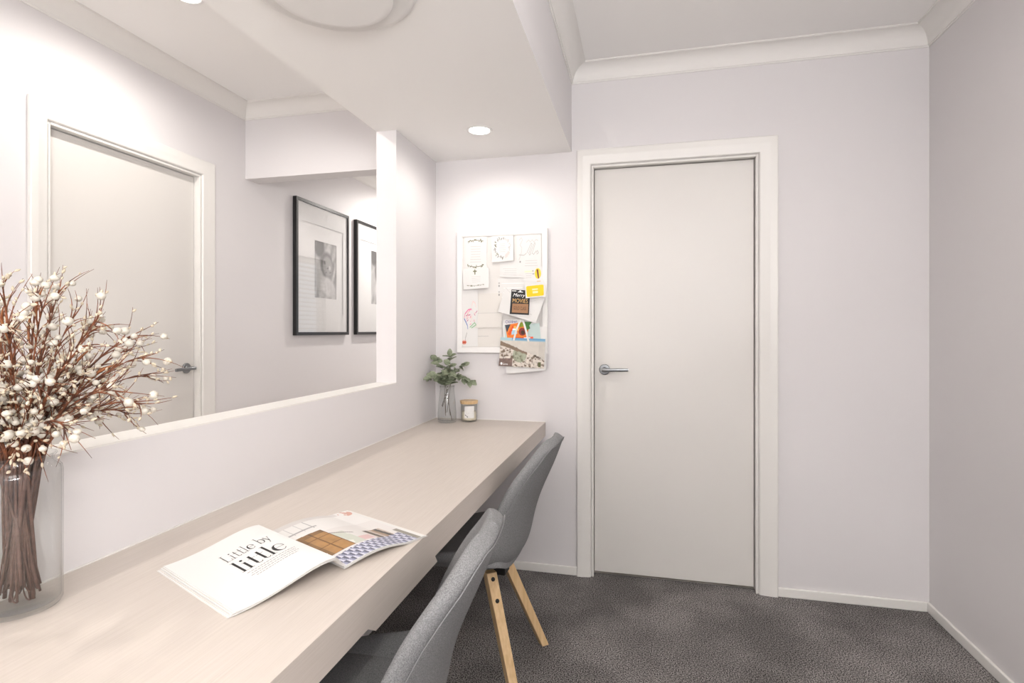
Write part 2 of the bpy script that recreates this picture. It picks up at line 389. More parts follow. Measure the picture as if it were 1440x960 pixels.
# ------------------------------------------------------------------ chairs
def interp(tab, x):
    for a, b in zip(tab, tab[1:]):
        if a[0] <= x <= b[0]:
            k = (x-a[0])/(b[0]-a[0]); return [p+(q-p)*k for p, q in zip(a[1:], b[1:])]
    return list(tab[-1][1:])
# local frame: sitter looks towards -x, origin on the floor under the seat centre
CH = [(.284, .853, .062, .004), (.279, .846, .112, .008), (.271, .828, .154, .014), (.260, .795, .182, .024), (.245, .755, .202, .038), (.222, .705, .214, .048), (.200, .655, .222, .053),
      (.182, .605, .229, .060), (.169, .555, .233, .068), (.161, .508, .235, .078), (.150, .468, .236, .088), (.128, .434, .237, .095), (.090, .412, .237, .098), (.040, .402, .236, .095),
      (-.03, .401, .234, .088), (-.10, .405, .229, .072), (-.16, .409, .218, .045), (-.20, .409, .195, .022), (-.222, .404, .150, .010)]
NU = 16
def shell_point(i, u, off):
    x, z, hw, fw = CH[i]
    a = CH[max(i-1, 0)]; b = CH[min(i+1, len(CH)-1)]
    tx, tz = b[0]-a[0], b[1]-a[1]; l = math.hypot(tx, tz); nx, nz = tz/l, -tx/l          # inner normal (towards the sitter)
    if nx*(-1)+nz*.2 < 0 and nz < 0: nx, nz = -nx, -nz
    k = fw*abs(u)**2.3
    # wings lean in a little; surface normal tilts with them
    s = u*hw*(1-.06*abs(u)**3)
    slope = 2.3*fw*abs(u)**1.3/hw*(1 if u > 0 else -1)
    nl = math.hypot(1, slope)
    return Vector((x+nx*(k+off/nl), s-off*slope/nl, z+nz*(k+off/nl)))
def make_chair(label):
    t = thing('upholstered_chair', label, 'chair', group='grey upholstered desk chairs')
    TH = .019
    nv = len(CH); us = [2*j/NU-1 for j in range(NU+1)]
    vs = []; fs = []
    inner = {}; outer = {}
    for i in range(nv):
        for j, u in enumerate(us):
            edge = (i in (0, nv-1)) or (j in (0, NU))
            inner[i, j] = len(vs); vs.append(shell_point(i, u, TH*(.8 if edge else 1)))
            outer[i, j] = len(vs); vs.append(shell_point(i, u, -TH*(.8 if edge else 1)))
    for i in range(nv-1):
        for j in range(NU):
            fs.append((inner[i,j], inner[i,j+1], inner[i+1,j+1], inner[i+1,j])); fs.append((outer[i,j], outer[i+1,j], outer[i+1,j+1], outer[i,j+1]))
    ring = [(0, j) for j in range(NU+1)]+[(i, NU) for i in range(1, nv)]+[(nv-1, j) for j in range(NU-1, -1, -1)]+[(i, 0) for i in range(nv-2, 0, -1)]
    cen = Vector((0, 0, .5)); mid = {}
    for (i, j) in ring:
        p = (vs[inner[i,j]]+vs[outer[i,j]])/2
        ii = 1 if i == 0 else (nv-2 if i == nv-1 else i); jj = 1 if j == 0 else (NU-1 if j == NU else j)
        q = (vs[inner[ii,jj]]+vs[outer[ii,jj]])/2
        mid[i,j] = len(vs); vs.append(p+(p-q).normalized()*.013)
    for a, b in zip(ring, ring[1:]+ring[:1]):
        fs.append((inner[a], inner[b], mid[b], mid[a])); fs.append((mid[a], mid[b], outer[b], outer[a]))
    m = MB(); m.add(vs, fs, FABRIC, True); o = m.build('shell', t); sm = o.modifiers.new('sub', 'SUBSURF'); sm.levels = 2; sm.render_levels = 2
    # stitched seam just inside the rim on the outer face
    pts = []
    for i in range(15, 0, -1): pts.append(shell_point(i, -.93, -TH-.0009))
    for j in range(1, 14): pts.append(shell_point(1, -.93+1.86*j/14, -TH-.0009))
    for i in range(1, 16): pts.append(shell_point(i, .93, -TH-.0009))
    m = MB(); m.tube(pts, .0013, SEAM, 6); m.build('seam', t)
    # back seam across the top of the shell
    # seat cushion
    m = MB(); vs = []; nn = 12; fs = []
    for i in range(nn+1):
        x = .135-.335*i/nn
        for j in range(nn+1):
            u = 2*j/nn-1; hw = .196*(1-.10*(2*i/nn-1)**4)
            ex = 1-abs(u)**5; ey = 1-abs(2*i/nn-1)**5
            base = .425+.050*abs(u)**2.6*.8
            vs.append((x, u*hw, base+.032*math.sqrt(max(ex*ey, 0))))
    for i in range(nn):
        for j in range(nn): fs.append((i*(nn+1)+j, i*(nn+1)+j+1, (i+1)*(nn+1)+j+1, (i+1)*(nn+1)+j))
    o0 = len(vs)
    per = [(0, j) for j in range(nn+1)]+[(i, nn) for i in range(1, nn+1)]+[(nn, j) for j in range(nn-1, -1, -1)]+[(i, 0) for i in range(nn-1, 0, -1)]
    for (i, j) in per:
        p = vs[i*(nn+1)+j]; vs.append((p[0], p[1], p[2]-.018))
    k = len(per)
    for a in range(k):
        b = (a+1) % k; ia = per[a][0]*(nn+1)+per[a][1]; ib = per[b][0]*(nn+1)+per[b][1]
        fs.append((ia, ib, o0+b, o0+a))
    m.add(vs, fs, FABRIC, True); o = m.build('seat_cushion', t); sm = o.modifiers.new('sub', 'SUBSURF'); sm.levels = 1; sm.render_levels = 2
    m = MB(); m.box(-.10, .10, -.03, .03, .352, .384, BLACKM); m.box(-.03, .03, -.10, -.03, .352, .384, BLACKM); m.box(-.03, .03, .03, .10, .352, .384, BLACKM)
    bevel(m.build('mounting_frame', t), .004, 2)
    for sx in (1, -1):
        for sy in (1, -1):
            a = Vector((.058*sx, .080*sy, .388)); b = Vector((.192*sx, .194*sy, .0))
            dn = Vector((sx, sy, 0)).normalized(); sd = Vector((-dn.y, dn.x, 0))
            vs = []
            for p, w_ in ((a, .0195), (b, .0150)):
                for q, r in ((-1,-1), (1,-1), (1,1), (-1,1)): vs.append(p+dn*w_*q+sd*w_*r)
            m = MB(); m.add(vs, [(0,1,2,3), (4,7,6,5), (0,4,5,1), (1,5,6,2), (2,6,7,3), (3,7,4,0)], OAK); lg = m.build('leg', t); bevel(lg, .002, 2)
            for k in (.05, .215):
                c = a.lerp(b, k); wv = .0195-.0045*k
                ax = (b-a).normalized(); nrm = (dn-ax*dn.dot(ax)).normalized(); c0 = c+dn*wv
                m = MB(); m.tube([c0-nrm*.004, c0+nrm*.0012], .0072, BLACKM, 16); m.build('bolt', lg)
    return t
ch = make_chair('grey upholstered chair at the far end of the desk, near the door')
ch.location = (-.577, 1.933, 0); ch.rotation_euler = (0, 0, -math.radians(3))
c2 = copy_tree(ch); c2['label'] = 'grey upholstered chair nearest the camera, its back overlapping the other'
c2.location = (-.565, 1.0, 0); c2.rotation_euler = (0, 0, math.radians(5.5))

# ------------------------------------------------------------------ framed pictures in the hall
def vnoise(seed):
    rnd = random.Random(seed); tab = {}
    def g(i, j):
        if (i, j) not in tab: tab[i, j] = rnd.random()
        return tab[i, j]
    def f(x, y):
        i, j = math.floor(x), math.floor(y); a, b = x-i, y-j; a = a*a*(3-2*a); b = b*b*(3-2*b)
        return (g(i,j)*(1-a)+g(i+1,j)*a)*(1-b)+(g(i,j+1)*(1-a)+g(i+1,j+1)*a)*b
    return f
def fbm(f, x, y): return (f(x, y)*.5+f(2*x+7, 2*y+3)*.3+f(4*x+1, 4*y+9)*.2)
def printgrid(mb, fn, nu, nv, colour):
    vs = [fn(i/nu, j/nv) for j in range(nv+1) for i in range(nu+1)]
    o = mb.add(vs, [(j*(nu+1)+i, j*(nu+1)+i+1, (j+1)*(nu+1)+i+1, (j+1)*(nu+1)+i) for j in range(nv) for i in range(nu)], PRINT)
    for j in range(nv+1):
        for i in range(nu+1): mb.cols[o+j*(nu+1)+i] = colour(i/nu, j/nv)
def sm(a, b, x):
    t = min(max((x-a)/(b-a), 0), 1); return t*t*(3-2*t)
def ell(u, v, cu, cv, ru, rv, rot=0, e=.25):
    x, y = (u-cu), (v-cv)*1.45; c, s = math.cos(rot), math.sin(rot); x, y = c*x+s*y, -s*x+c*y
    return 1-sm(1-e, 1+e, math.hypot(x/ru, y/rv))
def portrait(seed):
    n = vnoise(seed)
    def f(u, v):                                         # v = 0 at the bottom; a sleeping baby in crumpled cloth
        g = .40+.34*fbm(n, u*5+2*v, v*7)
        g += .16*math.sin((u*1.3-v)*15+6*fbm(n, u*3, v*3))*.6
        def over(a, val): return lambda g_: g_*(1-a)+val*a
        g = over(ell(u, v, .22, .90, .22, .26), .14)(g)
        g = over(ell(u, v, .30, .34, .24, .46, .35), .50+.18*fbm(n, u*9, v*9))(g)
        g = over(ell(u, v, .56, .60, .27, .33, .25), .16)(g)
        g = over(ell(u, v, .60, .58, .225, .275, .25), .47+.14*(u-.5))(g)
        g = over(ell(u, v, .69, .56, .05, .06), .68)(g)
        for e in ((.60, .55, .05, .018), (.53, .47, .04, .014), (.72, .48, .05, .014), (.46, .64, .035, .05)): g = over(ell(u, v, *e, .3)*.75, .2)(g)
        g = over(ell(u, v, .62, .22, .36, .22, -.4), .62+.2*fbm(n, u*8, v*8))(g)
        g = max(.05, min(.92, g)); g = g**1.6
        return (g, g*.985, g*.975)
    return f
def make_frame(y0, y1, z0, z1, pu, label, seed):
    t = thing('picture_frame', label, 'picture frame', (W, (y0+y1)/2, z0), group='black framed pictures on the hall wall')
    hw = (y1-y0)/2; h = z1-z0; fw_, dp = .022, .030
    m = MB()
    m.box(.001, dp, -hw, -hw+fw_, 0, h, BLACKP); m.box(.001, dp, hw-fw_, hw, 0, h, BLACKP); m.box(.001, dp, -hw+fw_, hw-fw_, 0, fw_, BLACKP); m.box(.001, dp, -hw+fw_, hw-fw_, h-fw_, h, BLACKP)
    bevel(m.build('frame', t), .0012, 2)
    # mount: two stepped boards with a bevelled window
    a, b, c, d_ = pu
    m = MB(); X = .016; g = .014
    iy0, iy1, iz0, iz1 = -hw+fw_-.002, hw-fw_+.002, fw_-.002, h-fw_+.002
    def ring(x, o, i):
        m.box(x-.0015, x, o[0], i[0], o[2], o[3], MATB); m.box(x-.0015, x, i[1], o[1], o[2], o[3], MATB); m.box(x-.0015, x, i[0], i[1], o[2], i[2], MATB); m.box(x-.0015, x, i[0], i[1], i[3], o[3], MATB)
    ring(X+.005, (iy0, iy1, iz0, iz1), (iy0+.055, iy1-.055, iz0+.13, iz1-.13))
    ring(X, (iy0+.02, iy1-.02, iz0+.06, iz1-.06), (a, b, c, d_))
    m.build('mount', t)
    m = MB(); printgrid(m, lambda u, v: (X-.003, a-.004+(b-a+.008)*u, c-.004+(d_-c+.008)*v), 70, 100, portrait(seed)); tag(m.build('photograph', t), 'black and white photograph')
    m = MB(); m.box(.0245, .0265, iy0, iy1, iz0, iz1, PGLASS); m.build('glass', t)
    return t
make_frame(3.222, 3.899, 1.205, 2.146, (-.108, .175, .27, .68), 'nearer black picture frame in the hall, wholly seen through the opening', 3)
make_frame(4.021, 4.698, 1.205, 2.146, (-.072, .20, .265, .725), 'farther black picture frame in the hall, cut off by the opening edge', 11)

# ------------------------------------------------------------------ pinboard and what is pinned to it
PY = B-.022                                                 # front plane of the pinboard frame
def px_quad(q, y): return [Vector(at(*p, y)) for p in q]
tl, tr, br, bl = px_quad([(642.4, 327.2), (769.6, 319.4), (769.6, 499), (641.4, 495.6)], PY)
bx0, bx1, bz0, bz1 = tl.x, tr.x, bl.z, (tl.z+tr.z)/2
t = thing('pinboard', 'white framed pinboard on the end wall over the desk corner', 'pinboard', ((bx0+bx1)/2, B, bz0))
hw = (bx1-bx0)/2; h = bz1-bz0; m = MB(); fw_ = .030
def frame_bar(m, p, q, inner0, inner1, mt):
    pass
vs = []
for (w_, d_) in ((0, 0), (0, .021), (.002, .022), (.024, .0205), (.030, .017), (.030, .008)):
    vs += [(-hw+w_, -d_, w_), (hw-w_, -d_, w_), (hw-w_, -d_, h-w_), (-hw+w_, -d_, h-w_)]
fs = [(i*4+j, i*4+(j+1) % 4, (i+1)*4+(j+1) % 4, (i+1)*4+j) for i in range(5) for j in range(4)]
m.add(vs, fs, WHITEP); o = m.build('frame', t)
m = MB(); m.box(-hw+.028, hw-.028, -.012, -.001, .028, h-.028, LINEN); m.build('board', t)
BY = B-.0125                                               # surface of the board
GOLD = ink('gold', (222, 178, 110)); KRAFT = ink('kraft', (160, 118, 84)); DARKB = ink('dark_brown', (70, 48, 34)); YEL = ink('yellow', (250, 200, 25)); YEL2 = ink('bright_yellow', (240, 215, 60)); PINK = ink('pink', (228, 120, 160)); MAGENTA = ink('magenta', (196, 60, 130)); BLUEI = ink('blue', (90, 120, 190)); CORAL = ink('coral', (240, 120, 90)); GREENI = ink('soft_green', (150, 190, 150)); BLUSH = ink('blush', (240, 205, 200)); WHITEI = ink('white', (246, 245, 243)); PURPLE = ink('purple', (90, 80, 150)); BROWNI = ink('plum', (120, 60, 60)); GREY2 = ink('mid_grey', (175, 172, 168))
class Card:
    """a sheet of paper: quad of photo pixels TL, TR, BR, BL on the depth plane y; u left to right, v top to bottom; lift = how far its bottom hangs off the board"""
    def __init__(s, name, label, cat, quad, y, lift=.004, m=PAPER, group='papers on the pinboard', bow=0):
        s.q = px_quad(quad, y); s.y = y; s.lift = lift; s.bow = bow; s.mb = MB(); s.args = (name, label, cat, group)
        n = 8; vs = []
        for j in range(n+1):
            for i in range(n+1): vs.append(s.p(i/n, j/n, 0))
        k = (n+1)**2
        for j in range(n+1):
            for i in range(n+1): vs.append(s.p(i/n, j/n, -.0007))
        fs = [(j*(n+1)+i, j*(n+1)+i+1, (j+1)*(n+1)+i+1, (j+1)*(n+1)+i) for j in range(n) for i in range(n)]
        fs += [tuple(k+x for x in reversed(f)) for f in fs]
        per = [(0, j) for j in range(n+1)]+[(i, n) for i in range(1, n+1)]+[(n, j) for j in range(n-1, -1, -1)]+[(i, 0) for i in range(n-1, 0, -1)]
        pi = [j*(n+1)+i for i, j in per]
        fs += [(a, b, b+k, a+k) for a, b in zip(pi, pi[1:]+pi[:1])]
        s.mb.add(vs, fs, m)
    def p(s, u, v, o):
        a = s.q[0].lerp(s.q[1], u); b = s.q[3].lerp(s.q[2], u); c = a.lerp(b, v)
        return (c.x, s.y-o-s.lift*v, c.z)
    def poly(s, pts, m, o=.0003):
        s.mb.add([s.p(u, v, o) for u, v in pts], [tuple(range(len(pts)))], m)
    def rect(s, u0, u1, v0, v1, m, o=.0003): s.poly([(u0, v0), (u1, v0), (u1, v1), (u0, v1)], m, o)
    def ellipse(s, cu, cv, ru, rv, m, o=.0003, n=18, rot=0):
        c, q = math.cos(rot), math.sin(rot)
        s.poly([(cu+ru*math.cos(2*PI*k/n)*c-rv*math.sin(2*PI*k/n)*q, cv+ru*math.cos(2*PI*k/n)*q+rv*math.sin(2*PI*k/n)*c) for k in range(n)], m, o)
    def stroke(s, pts, w, m, o=.0004):
        for (u0, v0), (u1, v1) in zip(pts, pts[1:]):
            l = math.hypot(u1-u0, v1-v0) or 1; a, b = -(v1-v0)/l*w/2, (u1-u0)/l*w/2
            s.poly([(u0+a, v0+b), (u1+a, v1+b), (u1-a, v1-b), (u0-a, v0-b)], m, o)
    def lines(s, u0, u1, v0, v1, n, m, w=.012, seed=1):
        r = random.Random(seed)
        for k in range(n):
            v = v0+(v1-v0)*k/max(n-1, 1); a = (u1-u0)*.5*r.uniform(0, .25); s.rect(u0+a, u1-a, v-w/2, v+w/2, m)
    def text(s, body, u0, u1, v0, v1, m, shear=0):
        c = bpy.data.curves.new('t', 'FONT'); c.body = body; c.resolution_u = 3; o = bpy.data.objects.new('t', c); col.objects.link(o)
        me = bpy.data.meshes.new_from_object(o.evaluated_get(bpy.context.evaluated_depsgraph_get())); bpy.data.objects.remove(o); bpy.data.curves.remove(c)
        xs = [v.co.x for v in me.vertices]; ys = [v.co.y for v in me.vertices]; x0, x1, y0, y1 = min(xs), max(xs), min(ys), max(ys)
        vs = []
        for v in me.vertices:
            a = (v.co.x-x0)/(x1-x0); b = (v.co.y-y0)/(y1-y0); vs.append(s.p(u0+(u1-u0)*(a+shear*(b-.5)), v1-(v1-v0)*b, .0008))
        s.mb.add(vs, [tuple(p.vertices) for p in me.polygons], m); bpy.data.meshes.remove(me)
    def done(s):
        o = s.mb.build(s.args[0]); tag(o, s.args[1], s.args[2], s.args[3]); return o
def sprig(c, cu, cv, w, sag, m, seed, n=14):
    r = random.Random(seed); pts = [(cu+w*(k/10-.5), cv+sag*(1-(2*k/10-1)**2)) for k in range(11)]
    c.stroke(pts, .012, m)
    for k in range(n):
        a = r.random(); u = cu+w*(a-.5); v = cv+sag*(1-(2*a-1)**2)
        c.ellipse(u+r.uniform(-.01, .01), v+r.choice((-1, 1))*r.uniform(.008, .022), .026, .010, m, .0005, 8, r.uniform(-1, 1))
yb = BY-.0006
# letters and sheets at the back
c = Card('letter_sheet', 'plain folded letter low on the pinboard, right of the flower drawing', 'letter', [(657, 413), (706, 412), (706, 487), (657, 488)], yb-.0010, .002, CREAM)
c.stroke([(0, .37), (1, .37)], .012, PALEINK); c.stroke([(0, .62), (1, .62)], .012, PALEINK); c.stroke([(.3, .80), (.62, .80)], .012, PALEINK); c.done()
c = Card('letter_fold', 'upper white fold of paper standing off the plain letter', 'letter', [(671, 440.5), (706, 440), (706, 460), (668, 461)], yb-.0040, .003, CREAM); c.done()
c = Card('flower_drawing', 'sheet with a pink flower drawn in felt pen, lower left of the pinboard', 'drawing', [(649.5, 408), (672, 407), (672, 487), (649.5, 487.5)], yb-.0055, .001, PAPER)
fc = (.55, .47)
for k in range(34):
    r = random.Random(k); a = r.uniform(0, 2*PI); d_ = r.uniform(.1, 1)
    u, v = fc[0]+.36*math.cos(a)*d_, fc[1]+.13*math.sin(a)*d_
    c.stroke([(u, v), (u+r.uniform(-.14, .14), v+r.uniform(-.05, .05))], .013, r.choice((PINK, BLUSH, MAGENTA, BLUSH)))
c.stroke([(.15, .50), (.2, .42), (.4, .35), (.6, .34)], .024, PINK); c.stroke([(.15, .50), (.28, .58), (.36, .63), (.38, .69)], .028, BLUEI); c.stroke([(.5, .66), (.8, .58), (.9, .62), (.6, .67)], .022, GREENI)
c.stroke([(.32, .75), (.22, .86), (.25, .9)], .024, GREY2); c.stroke([(.62, .3), (.7, .2), (.85, .24), (.9, .32)], .02, BLUSH)
for k in range(9):
    a = k*2*PI/9; c.stroke([(.16, .92), (.16+.13*math.cos(a), .92+.042*math.sin(a))], .022, CORAL)
c.done()
c = Card('typed_sheet', 'white typed sheet behind the centre of the pinboard', 'letter', [(703, 366), (737, 365.5), (737, 390.6), (703, 389.6)], yb-.0015, .003); c.lines(.12, .9, .5, .85, 4, PALEINK, .02); c.done()
c = Card('speckled_sheet', 'pale speckled sheet above the gift card', 'letter', [(700, 391), (748, 390), (748, 428), (700, 430)], yb-.0002, .001); c.lines(.1, .8, .2, .7, 4, WHITEI, .02)
for uu, vv in ((.06, .28), (.06, .60)): c.ellipse(uu-.02, vv-.1, .02, .03, GREY2); c.ellipse(uu-.02, vv, .02, .04, GREYINK)
c.done()
c = Card('order_of_service', 'tall white card with olive sprigs, upper left of the pinboard', 'card', [(653.5, 332.5), (684.5, 331.5), (684.5, 404), (653.5, 405)], yb-.0030, .003)
sprig(c, .5, .10, .7, -.02, LEAFINK, 1); c.lines(.25, .75, .2, .5, 7, PALEINK, .008, 3); sprig(c, .5, .56, .74, .035, LEAFINK, 2); c.done()
c = Card('mass_card', 'small white card with a cross and olive sprigs, overlapping the tall card', 'card', [(650.5, 378), (687.3, 376.5), (688.2, 404.6), (652.6, 407.6)], yb-.0075, .010, bow=.002)
c.stroke([(.47, .05), (.47, .3)], .04, LEAFINK); c.stroke([(.40, .14), (.54, .14)], .06, LEAFINK); c.lines(.3, .72, .4, .66, 4, PALEINK, .014, 5); sprig(c, .48, .80, .66, .05, LEAFINK, 4, 20); c.done()
c = Card('wreath_invitation', 'white invitation printed with a leaf wreath, top centre of the pinboard', 'invitation', [(690.6, 330), (722, 328.3), (722.8, 366.6), (692.4, 369.2)], yb-.0030, .010)
r = random.Random(8)
for k in range(54):
    a = 2*PI*k/54; u, v = .5+.34*math.cos(a), .5+.36*math.sin(a)
    left = math.cos(a) < .25
    mm = r.choice((LEAFINK, GREYINK, GREYINK)) if left else r.choice((PALEINK, PALEINK, BLUSH))
    c.ellipse(u+r.uniform(-.05, .05), v+r.uniform(-.05, .05), .045, .016, mm, .0004, 8, a+r.uniform(-.9, .9))
for a in (1.0, .75, .55): c.ellipse(.5+.32*math.cos(a), .5+.36*math.sin(a), .06, .05, BLUSH, .0005, 10)
c.lines(.34, .66, .36, .64, 5, PALEINK, .012, 2); c.done()
c = Card('calligraphy_invitation', 'white invitation lettered in pale script, top right of the pinboard', 'invitation', [(726.5, 328.5), (761, 326.8), (761, 386), (726.5, 387)], yb-.0020, .003)
def script(c, u0, v0, s, m, words):
    for pts in words: c.stroke([(u0+s*x, v0+s*y*.6) for x, y in pts], .014, m)
script(c, .1, .1, 1, PALEINK, [[(0, .1), (.1, 0), (.14, .1), (.04, .3), (.12, .4), (.1, .6), (0, .9)], [(.3, .2), (.4, .1), (.46, .2), (.54, .1), (.6, .2), (.7, .1), (.78, .15)]])
script(c, .3, .18, 1, GREY2, [[(.12, .5), (.3, .1), (.34, .15), (.2, .5), (.24, .58), (.3, .5)], [(.26, .5), (.44, .08), (.46, .14), (.34, .5), (.4, .56), (.5, .42)], [(.5, .5), (.55, .4), (.6, .5), (.52, .55)], [(-.2, .55), (0, .58), (.1, .5)]])
c.lines(.3, .9, .66, .96, 6, PALEINK, .010, 6); c.ellipse(.15, .68, .03, .022, GREYINK); c.done()
c = Card('voucher', 'small white voucher with a yellow balloon spot, above the yellow card', 'voucher', [(736, 376.4), (766.4, 375), (766.4, 400.5), (737, 401.5)], yb-.0055, .003)
c.ellipse(.67, .35, .145, .30, YEL2); c.poly([(.60, .12), (.69, .12), (.73, .62), (.68, .64)], BROWNI, .0006); c.ellipse(.44, .2, .04, .04, GREY2); c.ellipse(.46, .36, .05, .04, GREY2); c.rect(.62, .80, .76, .80, GOLD); c.rect(.05, .40, .18, .26, ink('lemon', (245, 232, 190))); c.lines(.08, .4, .34, .56, 3, PALEINK, .02); c.done()
# brochure, ribbon, beach card, sheet behind
c = Card('backing_sheet', 'pale sheet hanging below the board behind the beach postcard', 'paper', [(706, 458), (769, 459), (768, 520.6), (712.6, 525.2)], yb-.0115, .004); c.done()
c = Card('brochure', "colourful children's brochure pinned above the beach postcard", 'brochure', [(706.5, 450), (758, 447), (761, 480), (709, 482)], yb-.0140, .003)
c.rect(.04, 1, .22, 1, ink('pale_aqua', (190, 208, 205))); c.poly([(.06, .22), (.62, .12), (.70, .45), (.62, .78), (.10, .80)], ink('orange', (235, 128, 40)), .0004)
c.poly([(.06, .22), (.22, .20), (.10, .55)], ink('dark_teal', (60, 70, 80)), .0006); c.poly([(.24, .34), (.36, .30), (.38, .62), (.22, .66)], ink('sky', (170, 205, 225)), .0006); c.rect(.26, .36, .40, .46, WHITEI, .0008); c.poly([(.12, .62), (.28, .24), (.33, .26), (.17, .70)], ink('red_orange', (225, 85, 30)), .0007); c.poly([(.3, .26), (.44, .44), (.42, .52), (.30, .36)], ink('amber', (250, 190, 70)), .0008)
c.ellipse(.52, .55, .10, .17, ink('maroon', (140, 50, 45)), .0006); c.ellipse(.53, .58, .05, .09, DARKB, .0008); c.poly([(.44, .16), (.60, .14), (.62, .3), (.46, .36)], ink('lime', (150, 165, 50)), .0006); c.poly([(.60, .12), (.80, .16), (.72, .30), (.74, .42), (.64, .50)], ink('leaf_green', (70, 125, 60)), .0006)
c.rect(.08, .8, .78, .86, ink('vermilion', (225, 85, 40)), .0007); c.rect(.55, .72, .80, .96, WHITEI, .0009); c.text('Children', .08, .40, .02, .15, PURPLE); c.done()
c = Card('beach_postcard', 'postcard of dunes and a pale beach hanging over the lower right frame', 'postcard', [(704.2, 474.2), (767, 476.6), (765.2, 518), (701.6, 514)], yb-.0195, .003)
n = vnoise(21)
def beach(u, v):
    w = fbm(n, u*9, v*6); line = .12+.62*u+.10*(w-.5)                   # edge of the dunes
    sand = (.66, .60, .53)
    if v < .10+.03*(w-.5): k = sm(0, .10, v); return (.08+.2*k, .30+.16*k, .52+.06*k) if u > .25 else (.40, .58, .62)
    if v < line:
        k = .88+.2*w; b = .9 if u > .86 else 1
        if v > line-.035-.04*fbm(n, u*20, 3) and u > .55 and w > .45: return (.10, .075, .05)
        return (.62*k*b, .58*k*b, .52*k*b)
    e = v-line
    if e < .16*(1-u*.9) and u < .62: return (.17+.1*w, .12+.07*w, .08+.05*w)
    g = ell(u, v, .45, .58, .14, .34)
    q = fbm(n, u*22, v*16)
    base = tuple(a*(.55+.75*q) for a in sand)
    if q < .40: base = (.16, .11, .075)
    if g > .2: base = (.33+.2*(q-.5), .35+.2*(q-.5), .25+.2*(q-.5)) if q > .36 else (.17, .17, .11)
    if u < .30 and v > .74-.1*u: base = (.10+.16*q, .07+.10*q, .06+.08*q)
    if .86 < u < .93 and .80 < v < .96: base = (.10, .11, .04)
    return base
printgrid(c.mb, lambda u, v: c.p(u, v, .0004), 100, 66, beach)
c.ellipse(.055, .91, .022, .045, WHITEI, .0008); c.text('Lorne', .09, .20, .885, .955, WHITEI); c.done()
# white ribbon bow tails
def ribbon(name, pts, w, label):
    P = [Vector(at(*p, yb-.026)) for p in pts]; mb = MB(); vs = []
    for k, p in enumerate(P):
        bulge = .004*math.sin(PI*k/(len(P)-1)); vs += [(p.x-w/2, p.y-bulge, p.z), (p.x+w/2, p.y-bulge, p.z), (p.x-w/2, p.y-bulge+.0008, p.z), (p.x+w/2, p.y-bulge+.0008, p.z)]
    fs = []
    for k in range(len(P)-1):
        a, b = 4*k, 4*k+4; fs += [(a, a+1, b+1, b), (a+2, b+2, b+3, a+3), (a, b, b+2, a+2), (a+1, a+3, b+3, b+1)]
    mb.add(vs, fs, PAPER); return mb
rib = thing('white_ribbon', 'narrow white ribbon with two spread tails hanging over the brochure', 'ribbon', at(733, 449, yb-.026))
for pts in ([(732.6, 448.6), (729.5, 456), (725.6, 466), (722.4, 478.5)], [(734.6, 448.6), (737.4, 456), (740.4, 467), (743.2, 480)]):
    mb = ribbon('tail', pts, .010, ''); rl = rib.location; mb.v = [(x-rl.x, y-rl.y, z-rl.z) for x, y, z in mb.v]; mb.build('tail', rib)
c = Card('envelope', 'plain white envelope pinned askew behind the gift card', 'envelope', [(711, 404.5), (766.2, 419), (753.8, 454), (700.4, 438)], yb-.0290, .006); c.stroke([(.66, .72), (.84, .74)], .012, GREY2); c.stroke([(0, .0), (.5, .45), (1, 0)], .010, PALEINK); c.done()
c = Card('gift_card', 'black and kraft movie gift card with white border on the pinboard', 'gift card', [(718, 405.6), (746, 407), (744.4, 444.2), (715.2, 442.6)], yb-.0365, .002)
c.rect(.05, .985, .035, .965, INK); c.poly([(.15, .56), (.93, .55), (.93, .90), (.15, .90)], KRAFT, .0004); c.text('GOLD CLASS', .22, .84, .66, .79, DARKB); c.text('MOVIES', .15, .90, .365, .52, GOLD); c.text('Merry', .17, .74, .17, .33, WHITEI, .12); c.rect(.08, .30, .07, .095, WHITEI, .0006); c.rect(.38, .64, .10, .125, WHITEI, .0006); c.ellipse(.5, .08, .05, .03, WHITEI, .0006); c.done()
c = Card('yellow_card', 'rounded yellow card on white paper, right side of the pinboard', 'card', [(738, 400.8), (767.4, 398.4), (767.8, 416.8), (739.4, 419.4)], yb-.0410, .003)
pts = []
for cu, cv, a0 in ((.83, .17, -PI/2), (.83, .80, 0), (.13, .80, PI/2), (.13, .20, PI)):
    for k in range(6): pts.append((cu+.07*math.cos(a0+PI/2*k/5), cv+.11*math.sin(a0+PI/2*k/5)))
c.poly(pts, YEL); c.rect(.34, .62, .32, .44, ink('peach', (255, 222, 170)), .0006); c.rect(.36, .62, .52, .68, ink('peach'  , (255, 222, 170)), .0006); c.done()

# ------------------------------------------------------------------ open magazine
MU, MV = Vector((.405, .914, 0)), Vector((-.914, .405, 0))
MO = Vector((-.5625, .955, D))                                 # spine, near end
PH, PW = .287, .212
def left_h(u):                                               # u: 0 at the outer edge, 1 at the spine
    return .006+.028*math.sin(PI*min(u/.93, 1)**1.9*.62)*(1 if u < .93 else 1)*(1-sm(.90, 1.0, u)*.72)
def right_h(u):                                              # u: 0 at the spine, 1 at the outer edge
    return .0075+.010*math.sin(PI*min(u*1.35, 1))*.9-.0035*sm(.4, 1, u)
def lp(u, v, o=0, lay=0):
    h = left_h(u)*(1-.10*v*0)-lay
    return MO+MU*(-PW*(1-u))+MV*(PH*v)+Vector((0, 0, max(h, .0006)+o))
def rp(u, v, o=0, lay=0):
    return MO+MU*(PW*u)+MV*(PH*v)+Vector((0, 0, max(right_h(u)-lay, .0006)+o))
t = thing('magazine', 'open magazine lying on the desk, title page and interior photo', 'magazine', MO)
def rel(mb):
    mb.v = [tuple(Vector(p)-MO) for p in mb.v]; return mb
